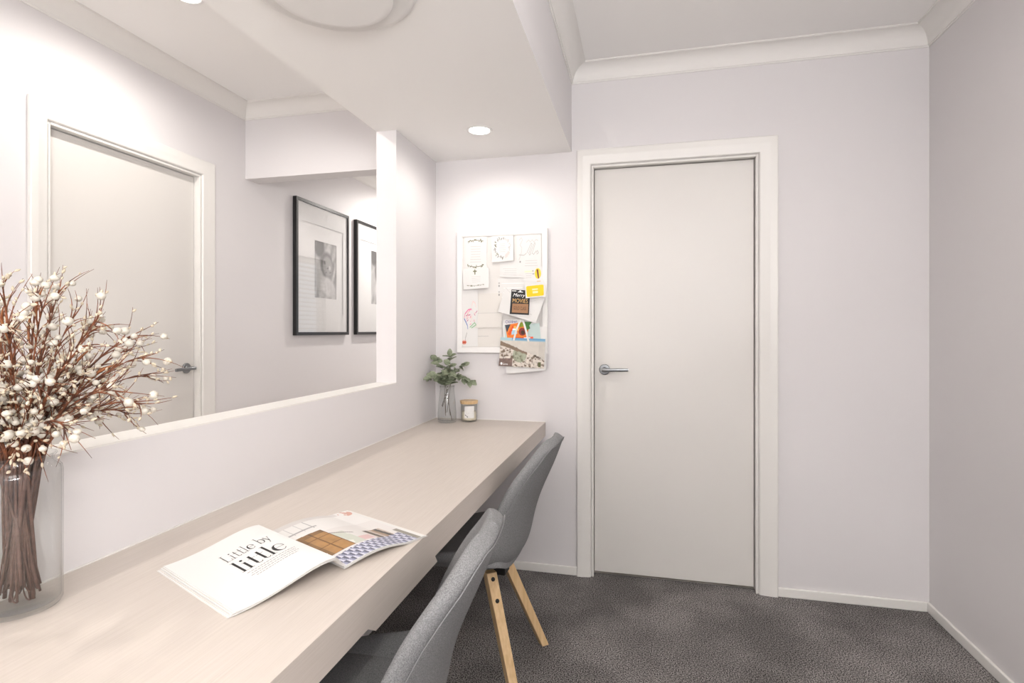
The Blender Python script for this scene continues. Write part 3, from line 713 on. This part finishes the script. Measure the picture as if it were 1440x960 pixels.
def sheet(mb, fn, m, nu=28, nv=4, u0=0, u1=1, thick=.0005):
    vs = [fn(u0+(u1-u0)*i/nu, j/nv) for j in range(nv+1) for i in range(nu+1)]
    k = len(vs); vs += [v-Vector((0, 0, thick)) for v in vs]
    fs = [(j*(nu+1)+i, j*(nu+1)+i+1, (j+1)*(nu+1)+i+1, (j+1)*(nu+1)+i) for j in range(nv) for i in range(nu)]
    fs += [tuple(k+x for x in reversed(f)) for f in fs]
    per = [(i, 0) for i in range(nu+1)]+[(nu, j) for j in range(1, nv+1)]+[(i, nv) for i in range(nu-1, -1, -1)]+[(0, j) for j in range(nv-1, 0, -1)]
    pi = [j*(nu+1)+i for i, j in per]; fs += [(a, b, b+k, a+k) for a, b in zip(pi, pi[1:]+pi[:1])]
    mb.add(vs, fs, m, False)
m = MB()
r = random.Random(4)
for k in range(1, 9):
    d0, d1, dv = r.uniform(-.004, .004), 0, r.uniform(-.003, .003)
    sheet(m, (lambda u, v, k=k, d0=d0, dv=dv: lp(u, v, 0, .0007*k)+MU*(-.0014*k*(1-u)+d0*.4*(1-u))+MV*dv*.5), PAPER if k % 2 else CREAM)
for k in range(1, 7):
    dv = r.uniform(-.003, .003); d0 = r.uniform(-.003, .003)
    sheet(m, (lambda u, v, k=k, d0=d0, dv=dv: rp(u, v, 0, .0008*k)+MU*(.0016*k*u+d0*.4*u)+MV*dv*.5), PAPER if k % 2 else CREAM)
rel(m).build('page_stack', t)
# left page with lettering
m = MB(); sheet(m, lp, PAPER, 40, 6)
def lpoly(pts, mm, o=.0004):
    m.add([lp(u, v, o) for u, v in pts], [tuple(range(len(pts)))], mm)
def quadstroke(P, mm, o=.0005):                              # P: list of (x, y, half width)
    for (a, b, wa), (c_, d_, wb) in zip(P, P[1:]):
        l = math.hypot((c_-a)*PW, (d_-b)*PH) or 1; nx, ny = -(d_-b)*PH/l/PW, (c_-a)*PW/l/PH
        lpoly([(a+nx*wa, b+ny*wa), (c_+nx*wb, d_+ny*wb), (c_-nx*wb, d_-ny*wb), (a-nx*wa, b-ny*wa)], mm, o)
def letter(ch, u, v, s, th, thin, mm, xs):
    """didone style letters; s = ascender height in v units; returns the advance in u"""
    k = xs*s*PH/PW
    def R(x0, x1, y0, y1): lpoly([(u+k*x0, v+s*y0), (u+k*x1, v+s*y0), (u+k*x1, v+s*y1), (u+k*x0, v+s*y1)], mm)
    def Q(pts): quadstroke([(u+k*x, v+s*y, w*s*PH/1) for x, y, w in pts], mm)
    def arc(cx, cy, rx, ry, a0, a1, wf, n=28): Q([(cx+rx*math.cos(a0+(a1-a0)*i/n), cy+ry*math.sin(a0+(a1-a0)*i/n), wf(a0+(a1-a0)*i/n)) for i in range(n+1)])
    if ch == 'l': R(.10-th/2+.03, .10+th/2+.03, 0, 1); R(0, .26, 0, thin); R(.02, .13, 1-thin, 1); return k*.30
    if ch == 'i':
        R(.13-th/2, .13+th/2, 0, .62); R(0, .26, 0, thin); R(.02, .13, .62-thin, .62)
        lpoly([(u+k*(.13+.065*math.cos(2*PI*j/16)), v+s*(.84+.065*math.sin(2*PI*j/16))) for j in range(16)], mm); return k*.30
    if ch == 't':
        R(.16-th/2, .16+th/2, .10, .86); R(.02, .34, .62-thin, .62); arc(.26, .10, .10, .09, PI, 2*PI-.25, lambda a: thin*.75); return k*.38
    if ch == 'e':
        arc(.28, .315, .235, .315, .02, 2*PI-.62, lambda a: thin*.6+(th*.42)*max(0, -math.cos(a))**1.2); R(.06, .515, .335, .335+thin); return k*.60
    if ch == 'L': R(.10-th/2, .10+th/2, 0, 1); R(0, .5, 0, thin); R(.5-thin, .5, 0, .24); R(0, .22, 1-thin, 1); return k*.56
    if ch == 'b': R(.10-th/2, .10+th/2, 0, 1); R(0, .10, 1-thin, 1); arc(.30, .31, .20, .31, PI, -PI, lambda a: thin*.5+th*.3*max(0, math.cos(a))); return k*.58
    if ch == 'y': Q([(.04, .62, th*.45), (.24, .02, th*.45)]); Q([(.44, .62, thin*.5), (.24, .02, thin*.5), (.14, -.24, thin*.5), (.04, -.27, thin*.6)]); R(0, .16, .62-thin, .62); R(.36, .52, .62-thin, .62); return k*.54
    return k*.26
def word(txt, u0, u1, v, s, th, thin, mm):
    adv = {'l': .30, 'i': .30, 't': .38, 'e': .60, 'L': .56, 'b': .58, 'y': .54, ' ': .26}
    xs = (u1-u0)/(sum(adv[c_] for c_ in txt)*s*PH/PW); u = u0
    for c_ in txt: u += letter(c_, u, v, s, th, thin, mm, xs)
word('little', .335, .785, .405, .19, .105, .020, INK)
word('Little by', .345, .785, .635, .125, .055, .026, INK)
for k, (a, b) in enumerate(((.35, .80), (.37, .79), (.35, .80), (.38, .77))):
    v = .365-.027*k; u = a; rr_ = random.Random(k)
    while u < b:
        w_ = rr_.uniform(.012, .03); lpoly([(u, v), (min(u+w_, b), v), (min(u+w_, b), v+.007), (u, v+.007)], GREYINK); u += w_+.007
lpoly([(.22, .105), (.92, .105), (.92, .116), (.22, .116)], ink('faint', (222, 219, 216)))
rel(m).build('title_page', t)
# right page: photo of a pale living room
n = vnoise(5)
def room(u, v):
    w = fbm(n, u*10, v*8); c_ = (.66, .63, .61)
    if v > .62: c_ = (.70, .68, .66)
    if u < .38 and .74 < v < .96 and (abs((u*9) % 1-.5) > .46 or abs(v-.77) < .010): c_ = (.34, .33, .33)
    if .05 < u < .335 and .20 < v < .68-.05*u:
        gx = abs(((u-.05)*7.2) % 1-.5) > .45 or abs(((v-.2)*6) % 1-.5) > .46
        k = .7+.7*w; c_ = (.36*k, .19*k, .065*k) if not gx else (.19, .09, .03)
        if v > .6 or u < .09: c_ = tuple(.6*x for x in c_)
    if .335 < u < .46 and .20 < v < .52: c_ = (.52, .54, .47) if w > .45 else (.66, .66, .60)
    if .335 < u < .52 and abs(v-.54+.6*(u-.335)) < .012: c_ = (.30, .28, .27)
    if .46 < u < .60 and .22 < v < .32: c_ = (.62, .43, .42)
    if .62 < u < .84 and .20 < v < .42:
        s_ = math.floor((u-.62)/.22*5+v*2) % 3; c_ = ((.34, .24, .17), (.08, .07, .06), (.50, .42, .36))[s_]
    hexv = .165+.06*u
    if v < hexv and u < .93:
        a = u*14; b = v*18; row = math.floor(b); a += .5*(row % 2); fa, fb = a % 1, b % 1
        k = fa+.25*fb
        c_ = (.62, .62, .70) if k < .42 else ((.30, .31, .42) if k < .78 else (.10, .10, .15))
    if .90 < u < .96 and v < .30: c_ = (.26, .24, .20)
    if u >= .96: c_ = (.68, .67, .65)
    if math.hypot((u-.90)*1.0, (v-.93)*1.3) < .085 and w > .46: c_ = (.55, .30, .24)
    if v > .93 and u < .8: c_ = (.58, .55, .53)
    return c_
m = MB(); sheet(m, rp, PAPER, 30, 6)
printgrid(m, lambda u, v: rp(.004+.992*u, .004+.992*v, .0004), 170, 190, room)
rel(m).build('photo_page', t)

# ------------------------------------------------------------------ candle jar
CX, CY = -.868, 2.684
t = thing('candle_jar', 'glass jar candle with bamboo lid and white label in the desk corner', 'candle', (CX, CY, D))
WAX = mat('cream_wax', (.74, .68, .54), .5)
m = MB(); m.lathe([(.0001, .0006), (.036, .0006), (.0405, .003), (.042, .008), (.042, .092), (.0395, .092), (.0395, .012), (.036, .0075), (.0001, .007)], GLASS, n=48); m.build('jar', t)
m = MB(); m.lathe([(.0001, .0078), (.035, .0080), (.0388, .0125), (.0388, .052), (.036, .0535), (.0001, .0535)], WAX, n=48); m.build('wax', t)
m = MB(); m.lathe([(.0001, .0925), (.0445, .0925), (.0455, .0945), (.0455, .1035), (.0475, .1045), (.0475, .1065), (.0465, .108), (.0001, .108)], OAK, n=48); autosmooth(m.build('lid', t), 40)
m = MB(); vs = []; fs = []
a0 = math.atan2(-CY, -CX)+.04; nn = 14
for i in range(nn+1):
    a = a0+(-.62+1.24*i/nn)
    for z in (.022, .083): vs.append((.0424*math.cos(a), .0424*math.sin(a), z))
m.add(vs, [(2*i, 2*i+2, 2*i+3, 2*i+1) for i in range(nn)], PAPER, True)
def onlab(a, z): return (.0427*math.cos(a0+a), .0427*math.sin(a0+a), z)
def lab(a, b, z0, z1, mm): m.add([onlab(a, z0), onlab(b, z0), onlab(b, z1), onlab(a, z1)], [(0,1,2,3)], mm)
# label text lines and two dark leaf marks
lab(-.36, .50, .0535, .0550, GOLD); lab(-.34, -.05, .0465, .0482, GREYINK); lab(.05, .45, .0468, .0480, GREY2)
for (ca, cz) in ((-.46, .0365), (-.26, .0295)):
    pts = [(ca+.09*math.cos(x)*.8+.035*math.sin(x)*.6, cz-.0030*math.cos(x)+.0022*math.sin(x)) for x in [2*PI*j/12 for j in range(12)]]
    m.add([onlab(a, z) for a, z in pts], [tuple(range(12))], INK)
tag(m.build('label', t), 'white paper label')

# ------------------------------------------------------------------ small vase with eucalyptus
EX, EY = -.972, 2.640
t = thing('glass_bottle_vase', 'small clear glass vase holding eucalyptus in the desk corner', 'vase', (EX, EY, D))
m = MB(); m.lathe([(.0001, .0006), (.040, .0006), (.046, .003), (.048, .010), (.0475, .05), (.044, .10), (.038, .150), (.036, .170), (.038, .186), (.0365, .187), (.0345, .170), (.0365, .150), (.0425, .10), (.046, .05), (.0463, .014), (.043, .010), (.0001, .009)], GLASS, n=48); m.build('glass_body', t)
LEAF = mat('eucalyptus_leaf', (.135, .165, .095), .6, noise=((40,)*3, 2, (.30, .335, .235), (.35, .65)))
STEMG = mat('woody_stem', (.10, .075, .05), .7)
def leaf_mesh(rnd, l, w, cup):
    mb = MB(); vs = []; n = 7; fs = []
    for i in range(n+1):
        a = i/n; hw_ = w*math.sin(PI*min(a*.96+.02, 1))**.7*(1-.15*a)
        for s_ in (-1, -.5, 0, .5, 1): vs.append((l*a, s_*hw_, cup*abs(s_)**1.5-.18*l*a*a))
    for i in range(n):
        for j in range(4): fs.append((5*i+j, 5*i+j+1, 5*i+6+j, 5*i+5+j))
    mb.add(vs, fs, LEAF, True); return mb
lv = []
for k in range(5):
    r = random.Random(60+k); o = leaf_mesh(r, r.uniform(.034, .044), r.uniform(.014, .019), r.uniform(.002, .005)).build('leaf'); sd = o.modifiers.new('thick', 'SOLIDIFY'); sd.thickness = .0006; lv.append(o)
def put_leaf(src, parent, pos, direc, up):
    o = src.copy(); o.parent = parent; col.objects.link(o)
    x = Vector(direc).normalized(); z = Vector(up); z = (z-x*z.dot(x)).normalized(); y = z.cross(x)
    o.matrix_local = Matrix.Translation(pos) @ Matrix((x, y, z)).transposed().to_4x4(); return o
def bez(P, n):
    out = []
    for i in range(n+1):
        t_ = i/n; q = [Vector(p) for p in P]
        while len(q) > 1: q = [a.lerp(b, t_) for a, b in zip(q, q[1:])]
        out.append(q[0])
    return out
rnd = random.Random(77)
stems = [  # base in the vase, neck crossing, tip (relative to the vase base)
    ((.030, -.012, .012), (-.012, .004, .19), (-.150, -.010, .222), 10), ((-.030, .006, .080), (.010, -.008, .19), (.012, .010, .335), 9), ((-.020, -.014, .078), (.014, .004, .19), (.120, .012, .210), 11),
    ((.010, .020, .030), (-.004, .010, .19), (-.070, .020, .315), 9), ((.004, -.030, .05), (.0, -.016, .18), (.045, -.080, .250), 10), ((-.012, .010, .03), (-.010, -.012, .18), (-.055, -.085, .235), 10), ((.0, .0, .05), (.012, .016, .18), (.070, .050, .285), 9)]
for si, (p0, p1, p2, nl) in enumerate(stems):
    st = thing('eucalyptus_stem', 'grey green eucalyptus stem in the small glass vase in the corner', 'plant stem', (EX, EY, D), group='eucalyptus stems in the small vase')
    mid = Vector(p1)+Vector((0, 0, .05)) if p2[2] > .2 else Vector(p1)
    up_ = bez([p0, Vector(p0).lerp(Vector(p1), .6), p1], 6); arc_ = bez([p1, Vector(p1)+(Vector(p1)-Vector(p0)).normalized()*.04+Vector((0, 0, .03)), p2], 10)
    pts = up_+arc_[1:]; k = len(pts)
    m = MB(); m.tube(pts, [.0014-.0008*i/k for i in range(k)], STEMG, 6); m.build('stalk', st)
    for q in range(nl):
        f = (q+.8)/nl; i = min(int(f*10), 9); pos = arc_[i].lerp(arc_[i+1], f*10-i); tang = (arc_[i+1]-arc_[i]).normalized()
        for sgn in (1, -1):
            if rnd.random() < .12: continue
            sidev = tang.cross(Vector((rnd.uniform(-.6, .6), rnd.uniform(-.6, .6), 1))).normalized()*sgn
            direc = sidev*.9+tang*.5+Vector((0, 0, rnd.uniform(-.3, .3)))
            put_leaf(rnd.choice(lv), st, pos, direc, (rnd.uniform(-.5, .5), rnd.uniform(-1, .1), rnd.uniform(.3, 1)))
    put_leaf(rnd.choice(lv), st, arc_[-1], arc_[-1]-arc_[-2], (0, -.7, .7))
for o in lv: bpy.data.objects.remove(o)

# ------------------------------------------------------------------ large glass vase with berry branches
VX, VY, VR = -1.016, .698, .056
t = thing('large_glass_vase', 'large clear glass cylinder vase at the near left end of the desk', 'vase', (VX, VY, D))
prof_o = [(.0001, .0006), (.046, .0006), (.053, .003), (VR, .009), (VR, .228), (.0545, .236), (.050, .241), (.0455, .2445), (.0435, .2485), (.0445, .253), (.0475, .256), (.0485, .2575), (.0475, .2590)]
prof_i = [(.0455, .2585), (.0425, .2545), (.0412, .2485), (.0432, .2425), (.0485, .2385), (.0525, .234), (.0537, .226), (.0537, .014), (.050, .0095), (.0001, .0085)]
m = MB(); m.lathe(prof_o+prof_i, GLASS, n=64); m.build('glass_body', t)
TWIG = mat('red_brown_twig', (.052, .018, .010), .6, noise=((60,)*3, 2, (.25, .080, .030), (.3, .7)))
RUST = mat('rust_bark', (.22, .065, .020), .55, noise=((50,)*3, 2, (.36, .14, .05), (.3, .7)))
STALK = mat('wrapped_stalk', (.075, .036, .026), .65, noise=((120,)*3, 2, (.13, .068, .05), (.3, .7)))
BERRY = mat('cream_berry', (.50, .455, .385), .55, noise=((120,)*3, 2, (.62, .585, .515), (.35, .65)), bump=((400,)*3, .15, .0008))
BUD = mat('cream_bud', (.56, .48, .36), .5)
def berry_mesh(seed):
    r = random.Random(seed); mb = MB(); sq = r.uniform(.78, .95); pr_ = []
    for i in range(9):
        a = -PI/2+PI*i/8; pr_.append((max(math.cos(a), .0001)*.0068, math.sin(a)*.0068*sq))
    mb.lathe(pr_, BERRY, n=14); return mb.build('berry')
bsrc = [berry_mesh(k) for k in range(3)]
def bud_into(mb, c_, d_, l, r_):
    d_ = d_.normalized(); mb.tube([c_, c_+d_*l*.25, c_+d_*l*.6, c_+d_*l], [r_*.35, r_*.9, r_, r_*.25], BUD, 6)
rnd = random.Random(2024)
NB, NS = 46, 18
NECK = Vector((0, 0, .262))
for bi in range(NB+NS):
    br_ = thing('berry_branch', 'dried red brown twig branch with cream berries in the large glass vase', 'dried branch', (VX, VY, D), group='berry branches in the large vase')
    # direction of the head: a wide fan, kept clear of the low wall beside the vase
    az = 2*PI*((bi*.618034) % 1); pol = math.radians(6+70*min((bi+.5)/NB, 1)**.85)
    ln = rnd.uniform(.235, .30)*(1-.36*(pol/1.3)**1.6)
    if bi >= NB:                                            # short side branches filling the crown just above the rim
        pol = math.radians(rnd.uniform(20, 82)); ln = rnd.uniform(.09, .18)
    tip = NECK+Vector((math.sin(pol)*math.cos(az), math.sin(pol)*math.sin(az), math.cos(pol)))*ln
    if tip.x < -.02 and tip.z < .30: tip.z = .30+rnd.uniform(0, .05)
    nk = Vector((.030*math.cos(az)*min(pol, 1), .030*math.sin(az)*min(pol, 1), .250)); ba = az+PI+rnd.uniform(-1.5, 1.5); brad = rnd.uniform(.004, .030)
    foot = Vector((brad*math.cos(ba), brad*math.sin(ba), rnd.uniform(.012, .05)))
    c1 = nk+(nk-foot).normalized()*ln*.35+Vector((0, 0, .03))
    head = bez([nk, c1, tip+Vector((0, 0, .02))*math.sin(pol), tip], 12)
    low = bez([foot, foot.lerp(nk, .5)+Vector((rnd.uniform(-.006, .006), rnd.uniform(-.006, .006), 0)), nk], 6)
    m = MB(); pts = low+head[1:]; k = len(pts)
    thick = .0030 if bi % 3 == 0 else .0019
    m.tube(low, [thick]*len(low), STALK, 8)
    m.tube(head, [thick*(1-.75*i/12) for i in range(13)], TWIG, 7)
    if bi % 3 == 1:                                         # doubled back wire loop at the foot of the stalk
        lp_ = bez([foot.lerp(nk, .55), foot+Vector((.012*math.cos(az), .012*math.sin(az), .03)), foot+Vector((.010*math.cos(az), .010*math.sin(az), -.004)), foot], 10); m.tube([Vector((p.x, p.y, max(p.z, .011))) for p in lp_], .0013, STALK, 6)
    m.build('stalk', br_)
    tw = MB(); bd = MB(); spots = []
    for q in range(17):
        f = .03+.93*q/16+rnd.uniform(-.04, .04); f = min(max(f, .02), .98); i = min(int(f*12), 11); p = head[i].lerp(head[i+1], f*12-i); tg = (head[i+1]-head[i]).normalized()
        sd = tg.cross(Vector((rnd.uniform(-1, 1), rnd.uniform(-1, 1), rnd.uniform(-1, 1)))).normalized()
        l = rnd.uniform(.05, .115)*(1-.4*f); e = p+tg*l*.85+sd*l*.55+Vector((0, 0, rnd.uniform(-.25, .25)*l)); 
        cpts = bez([p, p+tg*l*.45+sd*l*.08, e], 6); tw.tube(cpts, [.0012-.0009*i/6 for i in range(7)], TWIG, 5)
        for w_ in range(rnd.choice((1, 2, 2, 3))):
            fb = rnd.uniform(.25, .9); ii = min(int(fb*6), 5); pp = cpts[ii].lerp(cpts[ii+1], fb*6-ii); dd = (cpts[ii+1]-cpts[ii]).normalized()+Vector((rnd.uniform(-1, 1), rnd.uniform(-1, 1), rnd.uniform(-1, 1)))*.8
            bud_into(bd, pp, dd, rnd.uniform(.006, .010), rnd.uniform(.0017, .0027))
        if rnd.random() < .55: spots.append(cpts[rnd.choice((2, 3, 4, 5))]+Vector((rnd.uniform(-1, 1), rnd.uniform(-1, 1), rnd.uniform(-.6, 1)))*.005)
    if bi % 4 == 0:                                         # a curled strip of rusty bark
        i = rnd.randint(6, 9); p = head[i]; tg = (head[i+1]-head[i]).normalized(); sd = tg.cross(Vector((0, 1, .3))).normalized(); sp = MB(); vs = []
        for j in range(9):
            a = j/8; w_ = .0034*math.sin(PI*(a*.95+.03)); c_ = p+tg*.075*a+sd*(.010*math.sin(a*3)); vs += [c_-sd*w_+Vector((0, 0, .001)), c_+sd*w_, c_+Vector((0, -.0012, 0))]
        fs = []
        for j in range(8): fs += [(3*j, 3*j+2, 3*j+5, 3*j+3), (3*j+2, 3*j+1, 3*j+4, 3*j+5), (3*j, 3*j+3, 3*j+4, 3*j+1)]
        sp.add(vs, fs, RUST, True); tag(sp.build('bark_strip', br_), 'rust coloured bark strip')
    tw.build('twigs', br_); tag(bd.build('buds', br_), kind='stuff')
    for p in spots:
        o = rnd.choice(bsrc).copy(); o.parent = br_; o.location = p; s_ = rnd.uniform(.72, 1.12); o.scale = (s_, s_, s_); o.rotation_euler = (rnd.uniform(-.6, .6), rnd.uniform(-.6, .6), 0); col.objects.link(o)
for o in bsrc: bpy.data.objects.remove(o)
